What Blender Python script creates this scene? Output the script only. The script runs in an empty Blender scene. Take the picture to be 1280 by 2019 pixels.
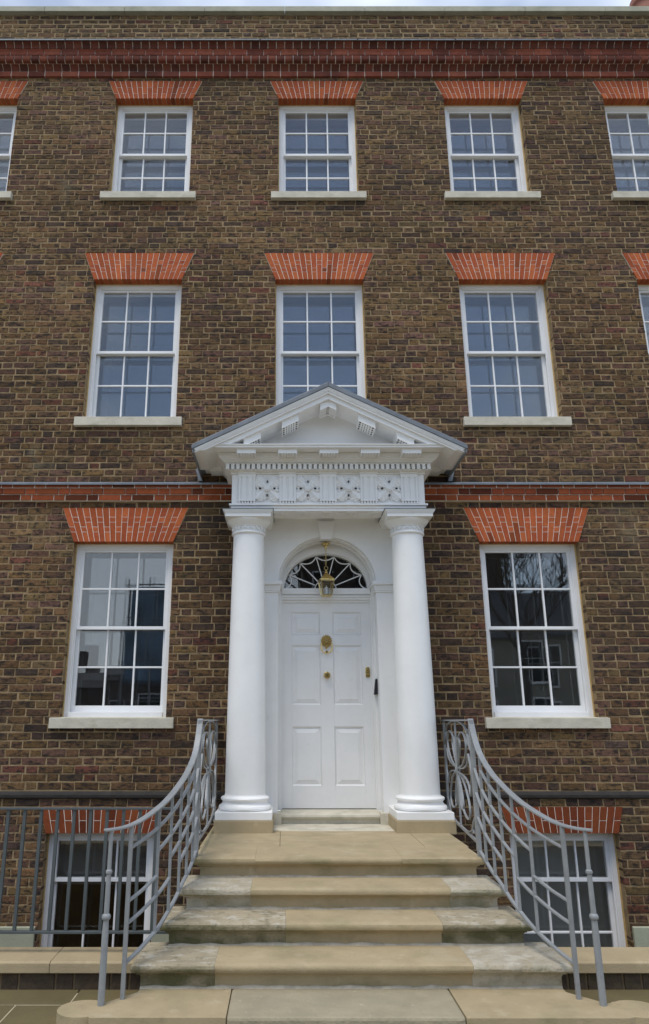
import bpy, math, random
from mathutils import Vector, Matrix
R = math.radians
rnd = random.Random(11)
scene = bpy.context.scene

# ------------------------------------------------------------------ camera, sky, sun, exposure
cd = bpy.data.cameras.new('camera'); cam = bpy.data.objects.new('camera', cd)
scene.collection.objects.link(cam); scene.camera = cam
cam.location = (-0.41, -6.8, 1.5)
cam.rotation_euler = (R(90 + 16.15), 0, 0)
cd.sensor_fit = 'VERTICAL'; cd.sensor_height = 36; cd.sensor_width = 24
cd.lens = 1420 / 2019 * 36
cd.shift_x = 80 / 2019
cd.clip_start = 0.05; cd.clip_end = 2000

SUN_EL, SUN_AZ = 66, -30            # degrees; azimuth from straight behind the camera, minus = from the left
world = bpy.data.worlds.new('World'); scene.world = world; world.use_nodes = True
wn, wl = world.node_tree.nodes, world.node_tree.links
wn.clear()
wo = wn.new('ShaderNodeOutputWorld'); wb = wn.new('ShaderNodeBackground')
sky = wn.new('ShaderNodeTexSky'); sky.sky_type = 'NISHITA'; sky.sun_disc = False
sky.sun_elevation = R(SUN_EL); sky.sun_rotation = R(180 + SUN_AZ)
sky.air_density = 1.0; sky.dust_density = 0.3; sky.ozone_density = 1.5
tc = wn.new('ShaderNodeTexCoord'); cmap = wn.new('ShaderNodeMapping'); cmap.inputs['Scale'].default_value = (1.2, 1.2, 2.6); cmap.inputs['Location'].default_value = (44.1, 20.9, 13.3)
cn = wn.new('ShaderNodeTexNoise'); cn.inputs['Scale'].default_value = 1.1; cn.inputs['Detail'].default_value = 5
cn.inputs['Roughness'].default_value = 0.6
cr = wn.new('ShaderNodeValToRGB'); cr.color_ramp.elements[0].position = 0.42; cr.color_ramp.elements[1].position = 0.60
cm = wn.new('ShaderNodeMix'); cm.data_type = 'RGBA'
cm.inputs[7].default_value = (6.6, 7.1, 7.8, 1)
cs = wn.new('ShaderNodeMath'); cs.operation = 'MULTIPLY_ADD'; cs.inputs[1].default_value = 0.62; cs.inputs[2].default_value = 0.13
wl.new(tc.outputs['Generated'], cmap.inputs['Vector']); wl.new(cmap.outputs[0], cn.inputs['Vector'])
wl.new(cn.outputs['Fac'], cr.inputs[0]); wl.new(cr.outputs[0], cs.inputs[0]); wl.new(cs.outputs[0], cm.inputs[0])
wl.new(sky.outputs[0], cm.inputs[6]); wl.new(cm.outputs[2], wb.inputs[0])
wb.inputs[1].default_value = 0.14
wl.new(wb.outputs[0], wo.inputs[0])

sl = bpy.data.lights.new('sun', 'SUN'); sl.energy = 1.5; sl.angle = R(20); sl.color = (1.0, 0.94, 0.85)
sun = bpy.data.objects.new('sun', sl); scene.collection.objects.link(sun)
sun.rotation_euler = (R(90 - SUN_EL), 0, R(SUN_AZ)); sun.location = (-3, -8, 14)

scene.view_settings.view_transform = 'Standard'; scene.view_settings.look = 'None'
scene.view_settings.gamma = 1; scene.view_settings.exposure = 0.40
scene.view_settings.use_curve_mapping = False

# ------------------------------------------------------------------ materials
M = {}
def mat(name, col, rough=0.7, metal=0.0, var=0.0, scale=6.0, bump=0.0, bscale=60.0, attr=False, spec=0.5,
        spots=None, stretch=(1, 1, 1), detail=5):
    m = bpy.data.materials.new(name); m.use_nodes = True; n, l = m.node_tree.nodes, m.node_tree.links
    p = n['Principled BSDF']; p.inputs['Roughness'].default_value = rough; p.inputs['Metallic'].default_value = metal
    p.inputs['Specular IOR Level'].default_value = spec
    t = n.new('ShaderNodeTexCoord'); mp = n.new('ShaderNodeMapping'); mp.inputs['Scale'].default_value = stretch
    l.new(t.outputs['Object'], mp.inputs['Vector']); vec = mp.outputs[0]
    if attr:
        a = n.new('ShaderNodeAttribute'); a.attribute_name = 'Col'; base = a.outputs['Color']
    else:
        rgb = n.new('ShaderNodeRGB'); rgb.outputs[0].default_value = (*col, 1); base = rgb.outputs[0]
    if var:
        no = n.new('ShaderNodeTexNoise'); no.inputs['Scale'].default_value = scale; no.inputs['Detail'].default_value = detail
        no.inputs['Roughness'].default_value = 0.65
        mr = n.new('ShaderNodeMapRange'); mr.inputs[1].default_value = 0.3; mr.inputs[2].default_value = 0.7
        mr.inputs[3].default_value = 1 - var; mr.inputs[4].default_value = 1 + var
        hs = n.new('ShaderNodeVectorMath'); hs.operation = 'SCALE'
        l.new(vec, no.inputs['Vector']); l.new(no.outputs['Fac'], mr.inputs[0])
        l.new(base, hs.inputs[0]); l.new(mr.outputs[0], hs.inputs['Scale']); base = hs.outputs[0]
    for sp in (spots or []):           # (colour, scale, low, high, amount, stretch)
        c, sc, lo, hi, amt = sp[:5]
        mp2 = n.new('ShaderNodeMapping'); mp2.inputs['Scale'].default_value = sp[5] if len(sp) > 5 else (1, 1, 1)
        mp2.inputs['Location'].default_value = (sc * 1.37, sc * 0.61, 2.3)
        l.new(t.outputs['Object'], mp2.inputs['Vector'])
        no = n.new('ShaderNodeTexNoise'); no.inputs['Scale'].default_value = sc; no.inputs['Detail'].default_value = 6
        no.inputs['Roughness'].default_value = 0.6
        mr = n.new('ShaderNodeMapRange'); mr.inputs[1].default_value = lo; mr.inputs[2].default_value = hi
        mr.inputs[3].default_value = 0; mr.inputs[4].default_value = amt
        mx = n.new('ShaderNodeMix'); mx.data_type = 'RGBA'; mx.inputs[7].default_value = (*c, 1)
        l.new(mp2.outputs[0], no.inputs['Vector']); l.new(no.outputs['Fac'], mr.inputs[0])
        fac = mr.outputs[0]
        if len(sp) > 6:                # growth that prefers upright faces ('side') or ledges ('top')
            ge = n.new('ShaderNodeNewGeometry'); sx = n.new('ShaderNodeSeparateXYZ'); l.new(ge.outputs['True Normal'], sx.inputs[0])
            m2 = n.new('ShaderNodeMapRange'); m2.inputs[1].default_value = 0.15; m2.inputs[2].default_value = 0.85
            m2.inputs[3].default_value, m2.inputs[4].default_value = (1, .12) if sp[6] == 'side' else (.1, 1)
            m3 = n.new('ShaderNodeMath'); m3.operation = 'MULTIPLY'
            l.new(sx.outputs[2], m2.inputs[0]); l.new(m2.outputs[0], m3.inputs[0]); l.new(fac, m3.inputs[1]); fac = m3.outputs[0]
        l.new(fac, mx.inputs[0]); l.new(base, mx.inputs[6]); base = mx.outputs[2]
    l.new(base, p.inputs['Base Color'])
    if bump:
        nb = n.new('ShaderNodeTexNoise'); nb.inputs['Scale'].default_value = bscale; nb.inputs['Detail'].default_value = 4
        b = n.new('ShaderNodeBump'); b.inputs['Strength'].default_value = bump; b.inputs['Distance'].default_value = 0.01
        l.new(vec, nb.inputs['Vector']); l.new(nb.outputs['Fac'], b.inputs['Height']); l.new(b.outputs[0], p.inputs['Normal'])
    M[name] = m
    return m

mat('brick', (.13, .09, .05), .9, var=.34, scale=34, bump=.6, bscale=90, attr=True, spec=.2,
    spots=[((.024, .020, .018), 18, .49, .62, .90, (1, 1, 2.0)), ((.22, .145, .07), 38, .60, .74, .5, (1, 1, 1.6)),
           ((.024, .020, .018), 48, .60, .70, .8), ((.040, .032, .026), .9, .50, .70, .5, (1, 1, .45)), ((.26, .22, .14), 1.9, .64, .76, .35)])
mat('mortar', (.285, .205, .115), .95, var=.30, scale=9, bump=.6, bscale=70, spec=.1,
    spots=[((.17, .125, .07), 2.4, .5, .70, .6), ((.44, .34, .20), 16, .60, .72, .7), ((.08, .065, .045), 40, .62, .72, .6)])
mat('red_brick', (.4, .08, .03), .85, var=.16, scale=30, bump=.25, bscale=120, attr=True, spec=.2,
    spots=[((.10, .05, .03), 18, .66, .78, .6)])
mat('cornice_brick', (.2, .05, .03), .85, var=.22, scale=16, bump=.25, bscale=120, attr=True, spec=.2,
    spots=[((.05, .028, .02), 2.4, .5, .7, .6, (1, 1, .5))])
mat('lime_joint', (.78, .71, .62), .9, var=.12, scale=20)
mat('white_paint', (.82, .815, .80), .42, var=.035, scale=3.0, spots=[((.66, .645, .60), 1.7, .52, .78, .35, (1, 1, .3)), ((.60, .57, .50), 14, .62, .78, .25)], bump=.06, bscale=45)
mat('sash_paint', (.81, .81, .81), .35, var=.03, scale=5)
mat('lead', (.16, .18, .205), .55, var=.25, scale=7, spots=[((.34, .36, .38), 9, .6, .8, .5)], bump=.15, bscale=30)
mat('sill_stone', (.56, .52, .42), .85, var=.12, scale=8, bump=.3, bscale=90,
    spots=[((.33, .31, .22), 5, .5, .72, .65, (1, 1, 2)), ((.70, .67, .58), 9, .58, .75, .5)])
mat('coping_stone', (.40, .39, .30), .9, var=.15, scale=3, bump=.2, spots=[((.24, .24, .17), 4, .5, .75, .6)])
mat('sandstone', (.38, .30, .178), .85, var=.10, scale=4.5, bump=.25, bscale=110,
    spots=[((.34, .30, .155), 2.2, .54, .75, .42, (1, 1, 1)), ((.62, .53, .38), 10, .60, .78, .3), ((.26, .20, .13), 40, .70, .80, .5)])
mat('step_sandstone', (.385, .305, .180), .85, var=.10, scale=4.5, bump=.25, bscale=110,
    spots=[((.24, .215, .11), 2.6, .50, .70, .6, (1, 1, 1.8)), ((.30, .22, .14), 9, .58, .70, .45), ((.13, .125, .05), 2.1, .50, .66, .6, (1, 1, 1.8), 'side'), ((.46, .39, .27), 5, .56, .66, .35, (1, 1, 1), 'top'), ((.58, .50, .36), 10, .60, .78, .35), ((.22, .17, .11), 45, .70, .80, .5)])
mat('worn_limestone', (.42, .375, .285), .9, var=.16, scale=6, bump=.8, bscale=60,
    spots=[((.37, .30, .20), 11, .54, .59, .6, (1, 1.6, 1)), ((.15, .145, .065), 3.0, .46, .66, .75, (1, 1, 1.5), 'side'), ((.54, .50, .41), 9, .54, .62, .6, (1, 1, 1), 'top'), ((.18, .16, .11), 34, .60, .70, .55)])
mat('mossy_limestone', (.38, .32, .22), .92, var=.2, scale=6, bump=.9, bscale=50,
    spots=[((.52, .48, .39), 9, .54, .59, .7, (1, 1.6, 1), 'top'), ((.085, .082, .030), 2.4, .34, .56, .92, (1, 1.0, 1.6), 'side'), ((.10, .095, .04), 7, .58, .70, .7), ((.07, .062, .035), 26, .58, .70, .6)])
mat('grey_slab', (.335, .29, .195), .9, var=.14, scale=5, bump=.5, bscale=70,
    spots=[((.29, .26, .18), 6, .5, .7, .6), ((.56, .52, .43), 22, .64, .74, .5)])
mat('cement', (.40, .355, .28), .95, var=.25, scale=14, bump=.5)
mat('render_base', (.36, .37, .27), .9, var=.15, scale=4, bump=.2)
mat('rail_paint', (.255, .265, .27), .45, var=.12, scale=14, bump=.15, bscale=50, spots=[((.36, .38, .39), 24, .6, .75, .4)])
mat('railing_paint', (.072, .085, .088), .5, var=.15, scale=10)
mat('brass', (.70, .52, .21), .22, metal=1.0, var=.15, scale=30)
mat('black_plastic', (.008, .009, .012), .4)
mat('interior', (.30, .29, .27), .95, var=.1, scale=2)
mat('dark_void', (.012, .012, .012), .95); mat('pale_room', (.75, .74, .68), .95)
mat('mastic', (.52, .36, .15), .9, var=.2, scale=30)
mat('paving', (.150, .120, .058), .5, var=.16, scale=2.5, bump=.2, bscale=50, spots=[((.10, .088, .036), 3, .5, .75, .5)])
mat('paving_joint', (.42, .36, .24), .95, var=.2, scale=20)
mat('asphalt', (.05, .05, .05), .9, var=.2, scale=8)
mat('black_course', (.030, .025, .021), .8, var=.3, scale=12, bump=.4)
mat('dwarf_brick', (.075, .050, .030), .95, var=.4, scale=14, bump=.6, bscale=50, spots=[((.10, .09, .04), 10, .5, .7, .6)])
mat('clay', (.27, .11, .075), .8, var=.12, scale=12)
mat('far_brick', (.10, .075, .06), .9, var=.3, scale=3)
mat('far_cream', (.27, .25, .20), .9, var=.1, scale=1)
mat('far_slate', (.07, .075, .085), .7, var=.2, scale=4)
mat('far_net', (.12, .19, .27), .8, var=.5, scale=1.2)
mat('far_steel', (.25, .25, .25), .5)

def glass_mat(name, ior, tint, rough=0.0):
    m = bpy.data.materials.new(name); m.use_nodes = True; n, l = m.node_tree.nodes, m.node_tree.links
    n.clear(); o = n.new('ShaderNodeOutputMaterial'); mx = n.new('ShaderNodeMixShader'); fr = n.new('ShaderNodeFresnel')
    ge = n.new('ShaderNodeNewGeometry'); im = n.new('ShaderNodeMapRange'); im.inputs[3].default_value = ior; im.inputs[4].default_value = 1/ior
    l.new(ge.outputs['Backfacing'], im.inputs[0]); l.new(im.outputs[0], fr.inputs[0])
    tr = n.new('ShaderNodeBsdfTransparent'); tr.inputs[0].default_value = (*tint, 1)
    gl = n.new('ShaderNodeBsdfGlossy'); gl.inputs['Roughness'].default_value = rough
    t = n.new('ShaderNodeTexCoord'); no = n.new('ShaderNodeTexNoise'); no.inputs['Scale'].default_value = 2.2; no.inputs['Detail'].default_value = 1
    b = n.new('ShaderNodeBump'); b.inputs['Strength'].default_value = 0.006; b.inputs['Distance'].default_value = 0.05
    l.new(t.outputs['Object'], no.inputs['Vector']); l.new(no.outputs['Fac'], b.inputs['Height']); l.new(b.outputs[0], gl.inputs['Normal'])
    l.new(fr.outputs[0], mx.inputs[0]); l.new(tr.outputs[0], mx.inputs[1]); l.new(gl.outputs[0], mx.inputs[2]); l.new(mx.outputs[0], o.inputs[0])
    M[name] = m
glass_mat('glass', 1.84, (.95, .96, .96))
glass_mat('inner_glass', 1.84, (.9, .91, .92))

# ------------------------------------------------------------------ mesh building
COL = scene.collection.objects
WORLD = {}                                     # world offset of every object that may be a parent

class MB:
    def __init__(s): s.v = []; s.f = []; s.c = []
    def add(s, vs, fs, col=None):
        b = len(s.v); s.v += [tuple(p) for p in vs]; s.f += [tuple(b + i for i in q) for q in fs]
        s.c += [col or (1, 1, 1)] * len(vs)
        return s
    def box(s, x0, x1, y0, y1, z0, z1, col=None):
        return s.add([(x0,y0,z0),(x1,y0,z0),(x1,y1,z0),(x0,y1,z0),(x0,y0,z1),(x1,y0,z1),(x1,y1,z1),(x0,y1,z1)],
                     [(3,2,1,0),(4,5,6,7),(0,1,5,4),(1,2,6,5),(2,3,7,6),(3,0,4,7)], col)
    def prism(s, poly, y0, y1, col=None):       # poly in (x, z), counter-clockwise seen from the camera
        n = len(poly)
        return s.add([(x, y0, z) for x, z in poly] + [(x, y1, z) for x, z in poly],
                     [tuple(range(n)), tuple(range(2*n-1, n-1, -1))] + [((i+1) % n, i, n+i, n+(i+1) % n) for i in range(n)], col)
    def prism_x(s, poly, x0, x1, col=None):     # poly in (y, z), swept along x
        n = len(poly)
        return s.add([(x0, y, z) for y, z in poly] + [(x1, y, z) for y, z in poly],
                     [tuple(range(n)), tuple(range(2*n-1, n-1, -1))] + [((i+1) % n, i, n+i, n+(i+1) % n) for i in range(n)], col)
    def slab(s, poly, z0, z1, col=None):        # poly in (x, y)
        n = len(poly)
        return s.add([(x, y, z1) for x, y in poly] + [(x, y, z0) for x, y in poly],
                     [tuple(range(n)), tuple(range(2*n-1, n-1, -1))] + [((i+1) % n, i, n+i, n+(i+1) % n) for i in range(n)], col)
    def lathe(s, prof, cx, cy, n=32, cap=True, col=None):
        vs = []; fs = []
        for r, z in prof:
            vs += [(cx + r*math.cos(2*math.pi*k/n), cy + r*math.sin(2*math.pi*k/n), z) for k in range(n)]
        for i in range(len(prof)-1):
            for k in range(n):
                k2 = (k+1) % n; fs.append((i*n+k, i*n+k2, (i+1)*n+k2, (i+1)*n+k))
        if cap:
            fs.append(tuple(range(n-1, -1, -1))); fs.append(tuple(range((len(prof)-1)*n, len(prof)*n)))
        return s.add(vs, fs, col)
    def bar(s, path, w, h, up=(0, 0, 1), closed=False, n=4, col=None):   # swept bar: w across, h along up; n = 4 flat bar, else round
        P = [Vector(p) for p in path]; U = Vector(up); vs = []; fs = []; N = len(P)
        for i, p in enumerate(P):
            if closed: t = P[(i+1) % N] - P[i-1]
            else: t = P[min(i+1, N-1)] - P[max(i-1, 0)]
            t.normalize(); a = t.cross(U)
            if a.length < 1e-4: a = t.cross(Vector((1, 0, 0)))
            a.normalize(); b = a.cross(t).normalized()
            for k in range(n):
                if n == 4: q = ((-1,-1),(1,-1),(1,1),(-1,1))[k]
                else: q = (math.cos(2*math.pi*k/n), math.sin(2*math.pi*k/n))
                vs.append(p + a*q[0]*w/2 + b*q[1]*h/2)
        for i in range(N if closed else N-1):
            j = (i+1) % N
            for k in range(n):
                k2 = (k+1) % n; fs.append((i*n+k, i*n+k2, j*n+k2, j*n+k))
        if not closed: fs.append(tuple(range(n-1, -1, -1))); fs.append(tuple(range((N-1)*n, N*n)))
        return s.add(vs, fs, col)
    def mesh(s, name, m, smooth=False):
        me = bpy.data.meshes.new(name); me.from_pydata(s.v, [], s.f)
        a = me.color_attributes.new('Col', 'FLOAT_COLOR', 'POINT')
        fl = []
        for c in s.c: fl += [c[0], c[1], c[2], 1.0]
        a.data.foreach_set('color', fl)
        if smooth:
            me.polygons.foreach_set('use_smooth', [True]*len(me.polygons))
        me.materials.append(M[m]); me.update()
        return me
    def build(s, name, m, parent=None, smooth=False, bev=0, **kw):
        return link(name, s.mesh(name, m, smooth), parent, bev=bev, smooth=smooth, **kw)

def link(name, data, parent=None, loc=(0, 0, 0), bev=0, smooth=False, label=None, cat=None, group=None, kind=None):
    o = bpy.data.objects.new(name, data); COL.link(o); o.location = loc
    WORLD[o] = Vector(loc)
    if parent is not None:
        o.parent = parent; o.matrix_parent_inverse = Matrix.Translation(-WORLD[parent])
    if smooth and data is not None:
        md = o.modifiers.new('e', 'EDGE_SPLIT'); md.split_angle = R(35)
    if bev:
        md = o.modifiers.new('b', 'BEVEL'); md.width = bev; md.segments = 2; md.limit_method = 'ANGLE'; md.angle_limit = R(40)
        md.use_clamp_overlap = True
    if label: o['label'] = label
    if cat: o['category'] = cat
    if group: o['group'] = group
    if kind: o['kind'] = kind
    return o
def thing(name, loc, label, cat, group=None): return link(name, None, None, loc, label=label, cat=cat, group=group)
def jit(a): return rnd.uniform(-a, a)
def lerp(a, b, t): return a + (b - a) * t
def interp(x, xs, ys):
    if x <= xs[0]: return ys[0]
    for i in range(len(xs)-1):
        if x <= xs[i+1]: return lerp(ys[i], ys[i+1], (x-xs[i])/(xs[i+1]-xs[i]))
    return ys[-1]

# ------------------------------------------------------------------ the ground behind the camera and around
MB().box(-90, 90, -160, -8.2, -.30, -.10).build('road', 'asphalt', kind='structure')
MB().box(-90, 90, -8.2, -2.06, -.30, -.0025).build('pavement', 'paving_joint', kind='structure')
pave = bpy.data.objects['pavement']
MB().box(-7, 7, -2.06, 2.6, -1.5, -1.3).build('area_floor', 'paving', kind='structure')
row_y = [-2.008, -2.245, -2.86, -3.5, -4.1]
for r_i in range(4):
    y1, y0 = row_y[r_i], row_y[r_i+1]
    x = -5.2 + (.0, .34, .1, .5)[r_i]
    x = {0: -1.594 - 4*.86, 1: -1.884 - 3*.88}.get(r_i, x)
    while x < 5.0:
        w = .86 if r_i == 0 else .88
        MB().box(x+.004, x+w-.004, y0+.004, y1-.004, -.05, 0.0 + jit(.001)).build('paving_slab', 'paving', pave, bev=.003)
        x += w

# ------------------------------------------------------------------ the brick house
house = thing('brick_house', (0, 0.3, -.02), 'three storey brown brick town house with red brick flat arches and white sash windows', 'house')
XL, XR = -5.3, 5.3
W3, W2, W1, W0 = .91, .955, .968, .95
# name, centre, width, sill top, head, arch top width, arch top
OPEN = []
for fl, cs_, w, z0, z1, tw, zt in ((3, (-4.0, -1.935, -.02, 1.93, 3.81), W3, 7.205, 8.54, 1.107, 8.795),
                                  (2, (-4.085, -1.993, -.025, 1.962, 3.895), W2, 4.47, 6.094, 1.20, 6.42),
                                  (1, (-4.03, -1.967, 1.97, 3.95), W1, 1.53, 3.17, 1.236, 3.51),
                                  (0, (-2.01, 2.03), W0, -.75, .56, 1.07, .77)):
    for c in cs_: OPEN.append(dict(fl=fl, cx=c, w=w, z0=z0, z1=z1, tw=tw, zt=zt))
# mortar core of the wall, with its openings and their reveals
core = MB()
def rect_y(mb, x0, x1, z0, z1, y): mb.add([(x0,y,z0),(x1,y,z0),(x1,y,z1),(x0,y,z1)], [(0,1,2,3)])
bz = sorted({-1.3, 9.85, .60, 3.25} | {o['z0']-.03 for o in OPEN} | {o['z1'] for o in OPEN})
MY = .0048
for z0, z1 in zip(bz, bz[1:]):
    zm = (z0+z1)/2
    holes = [(o['cx']-o['w']/2, o['cx']+o['w']/2) for o in OPEN if o['z0']-.03 < zm < o['z1']]
    if .6 < zm < 3.25: holes.append((-.47, .47))
    x = XL
    for a, b in sorted(holes):
        rect_y(core, x, a, z0, z1, MY); x = b
    rect_y(core, x, XR, z0, z1, MY)
for o in OPEN:
    a, b, z0, z1 = o['cx']-o['w']/2, o['cx']+o['w']/2, o['z0']-.03, o['z1']
    core.add([(a,MY,z0),(a,.30,z0),(a,.30,z1),(a,MY,z1)], [(0,1,2,3)]); core.add([(b,MY,z0),(b,.30,z0),(b,.30,z1),(b,MY,z1)], [(3,2,1,0)])
    core.add([(a,MY,z1),(b,MY,z1),(b,.30,z1),(a,.30,z1)], [(0,1,2,3)]); core.add([(a,MY,z0),(b,MY,z0),(b,.30,z0),(a,.30,z0)], [(3,2,1,0)])
core.box(XL, XR, .0075, .33, 9.70, 9.83)
core.add([(XL,.32,-1.3),(XL,MY,-1.3),(XL,MY,9.85),(XL,.32,9.85)], [(0,1,2,3)]); core.add([(XR,.32,-1.3),(XR,MY,-1.3),(XR,MY,9.85),(XR,.32,9.85)], [(3,2,1,0)])
core.build('wall', 'mortar', house)

PAL = [((0.144, 0.081, 0.039), 30), ((0.170, 0.102, 0.047), 16), ((0.131, 0.071, 0.048), 18), ((0.077, 0.049, 0.035), 12), ((0.149, 0.060, 0.039), 4),
       ((0.144, 0.091, 0.044), 12), ((0.119, 0.068, 0.039), 16)]
def pick(w):
    t = rnd.uniform(0, sum(w)); i = 0
    while t > w[i]: t -= w[i]; i += 1
    return i
def brick_col(x, z):
    up = max(0, min(1, (z-1)/6))
    soot = max(0, 1 - abs(abs(x)-1.05)/.45) * (1 if z < 3.6 else max(0, 1-(z-3.6)/.5))
    soot = max(soot, .55*max(0, 1-abs(z-.75)/.4))
    wts = [30, 10+13*up, 24-10*up, 7+34*soot, 5-3.0*up, 7+9*up, 16]
    if (.70 < x < 1.25 and 5.70 < z < 6.12) or (.25 < x < 1.3 and 6.45 < z < 6.75): wts = [10, 25, 4, 3, 1, 40, 6]
    if z > 9.2: wts = [24, 30, 6, 8, 3, 26, 8]
    c = PAL[pick(wts)][0]; k = rnd.uniform(.80, 1.20) * (1-.32*soot) * (1 + .16*math.sin(x*1.9+z*2.3) + .10*math.sin(z*9.1+x*.7))
    return (c[0]*k, c[1]*k*rnd.uniform(.95, 1.05), c[2]*k*rnd.uniform(.9, 1.1))

def brick_geo(mb, q, depth, col, ch=.0055, rough=1.25):
    # q = bl, br, tr, tl in (x, z); ragged front face, rounded arris, sides running back into the wall
    (ax, az), (bx, bz_), (cx, cz), (dx, dz) = q
    loop = [(ax, az), ((ax+bx)/2, (az+bz_)/2), (bx, bz_), (cx, cz), ((cx+dx)/2, (cz+dz)/2), (dx, dz)]
    mx, mz = sum(p[0] for p in loop)/6, sum(p[1] for p in loop)/6
    loop = [(x + jit(.0022)*rough, z + jit(.0022)*rough) for x, z in loop]
    yf = jit(.0022)*rough
    def ins(p, d):
        x, z = p; return (x - math.copysign(min(d, abs(x-mx)*.5), x-mx), z - math.copysign(min(d, abs(z-mz)*.5), z-mz))
    vs = [(*[ins(p, ch + abs(jit(.002))*rough)[0]], yf + jit(.0015)*rough, ins(p, ch)[1]) for p in loop]
    vs += [(x, yf + ch*.75, z) for x, z in loop]
    vs += [(x, depth, z) for x, z in loop]
    fs = [(0, 1, 4, 5), (1, 2, 3, 4)]
    for r_ in (0, 6):
        fs += [((i+1) % 6 + r_, i + r_, i + 6 + r_, (i+1) % 6 + 6 + r_) for i in range(6)]
    mb.add(vs, fs, col)

# courses: gauge adjusted between the fixed levels
levels = [-.56, .77, .838, .906, 3.51, 3.574, 3.776, 6.42, 8.795, 8.846, 9.21, 9.82]
skipz = [(.838, .906), (3.574, 3.776), (8.846, 9.21)]
ARCH = [(o['cx'], o['w']/2, o['tw']/2, o['z1'], o['zt']) for o in OPEN]
def blocks(z0, z1):
    out = []; zm = (z0+z1)/2
    for o in OPEN:
        if o['z0']-.03 < zm < o['z1']:
            a, b = o['cx']-o['w']/2, o['cx']+o['w']/2; out.append((a, a, b, b, 1))
        elif o['z1'] <= zm < o['zt'] - .01:
            h = lambda z: lerp(o['w']/2, o['tw']/2, (z-o['z1'])/(o['zt']-o['z1'])) + .003
            out.append((o['cx']-h(z0), o['cx']-h(z1), o['cx']+h(z0), o['cx']+h(z1), 0))
    if zm < 3.30: out.append((-.62, -.62, .62, .62, 0))
    return sorted(out)
pieces = []                                     # (quad, deep)
row = 0
for za, zb in zip(levels, levels[1:]):
    if (za, zb) in skipz: continue
    n = max(1, round((zb-za)/.0705)); p = (zb-za)/n
    for i in range(n):
        z0, z1 = za + i*p, za + (i+1)*p; row += 1
        j0 = .0052 if z0 < 9.2 else .0080
        bl = blocks(z0, z1); free = []; cur = (XL, XL, 0)
        for b in bl:
            free.append((cur[0], cur[1], b[0], b[1], cur[2], b[4])); cur = (b[2], b[3], b[4])
        free.append((cur[0], cur[1], XR, XR, cur[2], 0))
        for (lb, lt, rb, rt, ld, rd) in free:
            if min(lb, lt) >= max(rb, rt) - .03: continue
            x = XL - .4 + (row % 2)*.166 + jit(.012); k = 0
            segs = []
            while x < XR:
                w = (.2175 if k % 2 == 0 else .1105) + jit(.005); a, b = x, x+w; x += w; k += 1
                if b <= min(lb, lt) + .022 or a >= max(rb, rt) - .022: continue
                segs.append([a, b])
            if not segs: continue
            for si, (a, b) in enumerate(segs):
                j = j0 + jit(.0013); first, last = si == 0, si == len(segs)-1
                q = [[a+j, z0+j], [b-j, z0+j], [b-j, z1-j], [a+j, z1-j]]; deep = .05
                if first or a < max(lb, lt): q[0][0] = max(lb, a+j) if not first else lb + .001; q[3][0] = max(lt, a+j) if not first else lt + .001
                if last or b > min(rb, rt): q[1][0] = min(rb, b-j) if not last else rb - .001; q[2][0] = min(rt, b-j) if not last else rt - .001
                if (first and ld) or (last and rd): deep = .115
                if q[1][0]-q[0][0] < .012 and q[2][0]-q[3][0] < .012: continue
                dz = jit(.0020) + .0025*math.sin(a*1.7 + row*.9); q = [(u, w_+dz) for u, w_ in q]
                pieces.append((q, deep))
def is_near(q):
    x = (q[0][0]+q[1][0])/2; z = q[0][1]
    return .95 < z < 2.35 and (-2.95 < x < -.98 or .98 < x < 2.85)
near = [p for p in pieces if is_near(p[0])]
near.sort(key=lambda p: -((p[0][1][0]-p[0][0][0]) - .05*abs(p[0][0][1]-1.5)))
pick300 = set(id(p) for p in near[:300])
rest = MB()
for pc in pieces:
    q, deep = pc; xm, zm = (q[0][0]+q[1][0])/2, q[0][1]
    mb = MB() if id(pc) in pick300 else rest
    brick_geo(mb, q, deep, brick_col(xm, zm))
    if mb is not rest: mb.build('brick', 'brick', house)
rest.build('brickwork', 'brick', house, kind='stuff')

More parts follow.
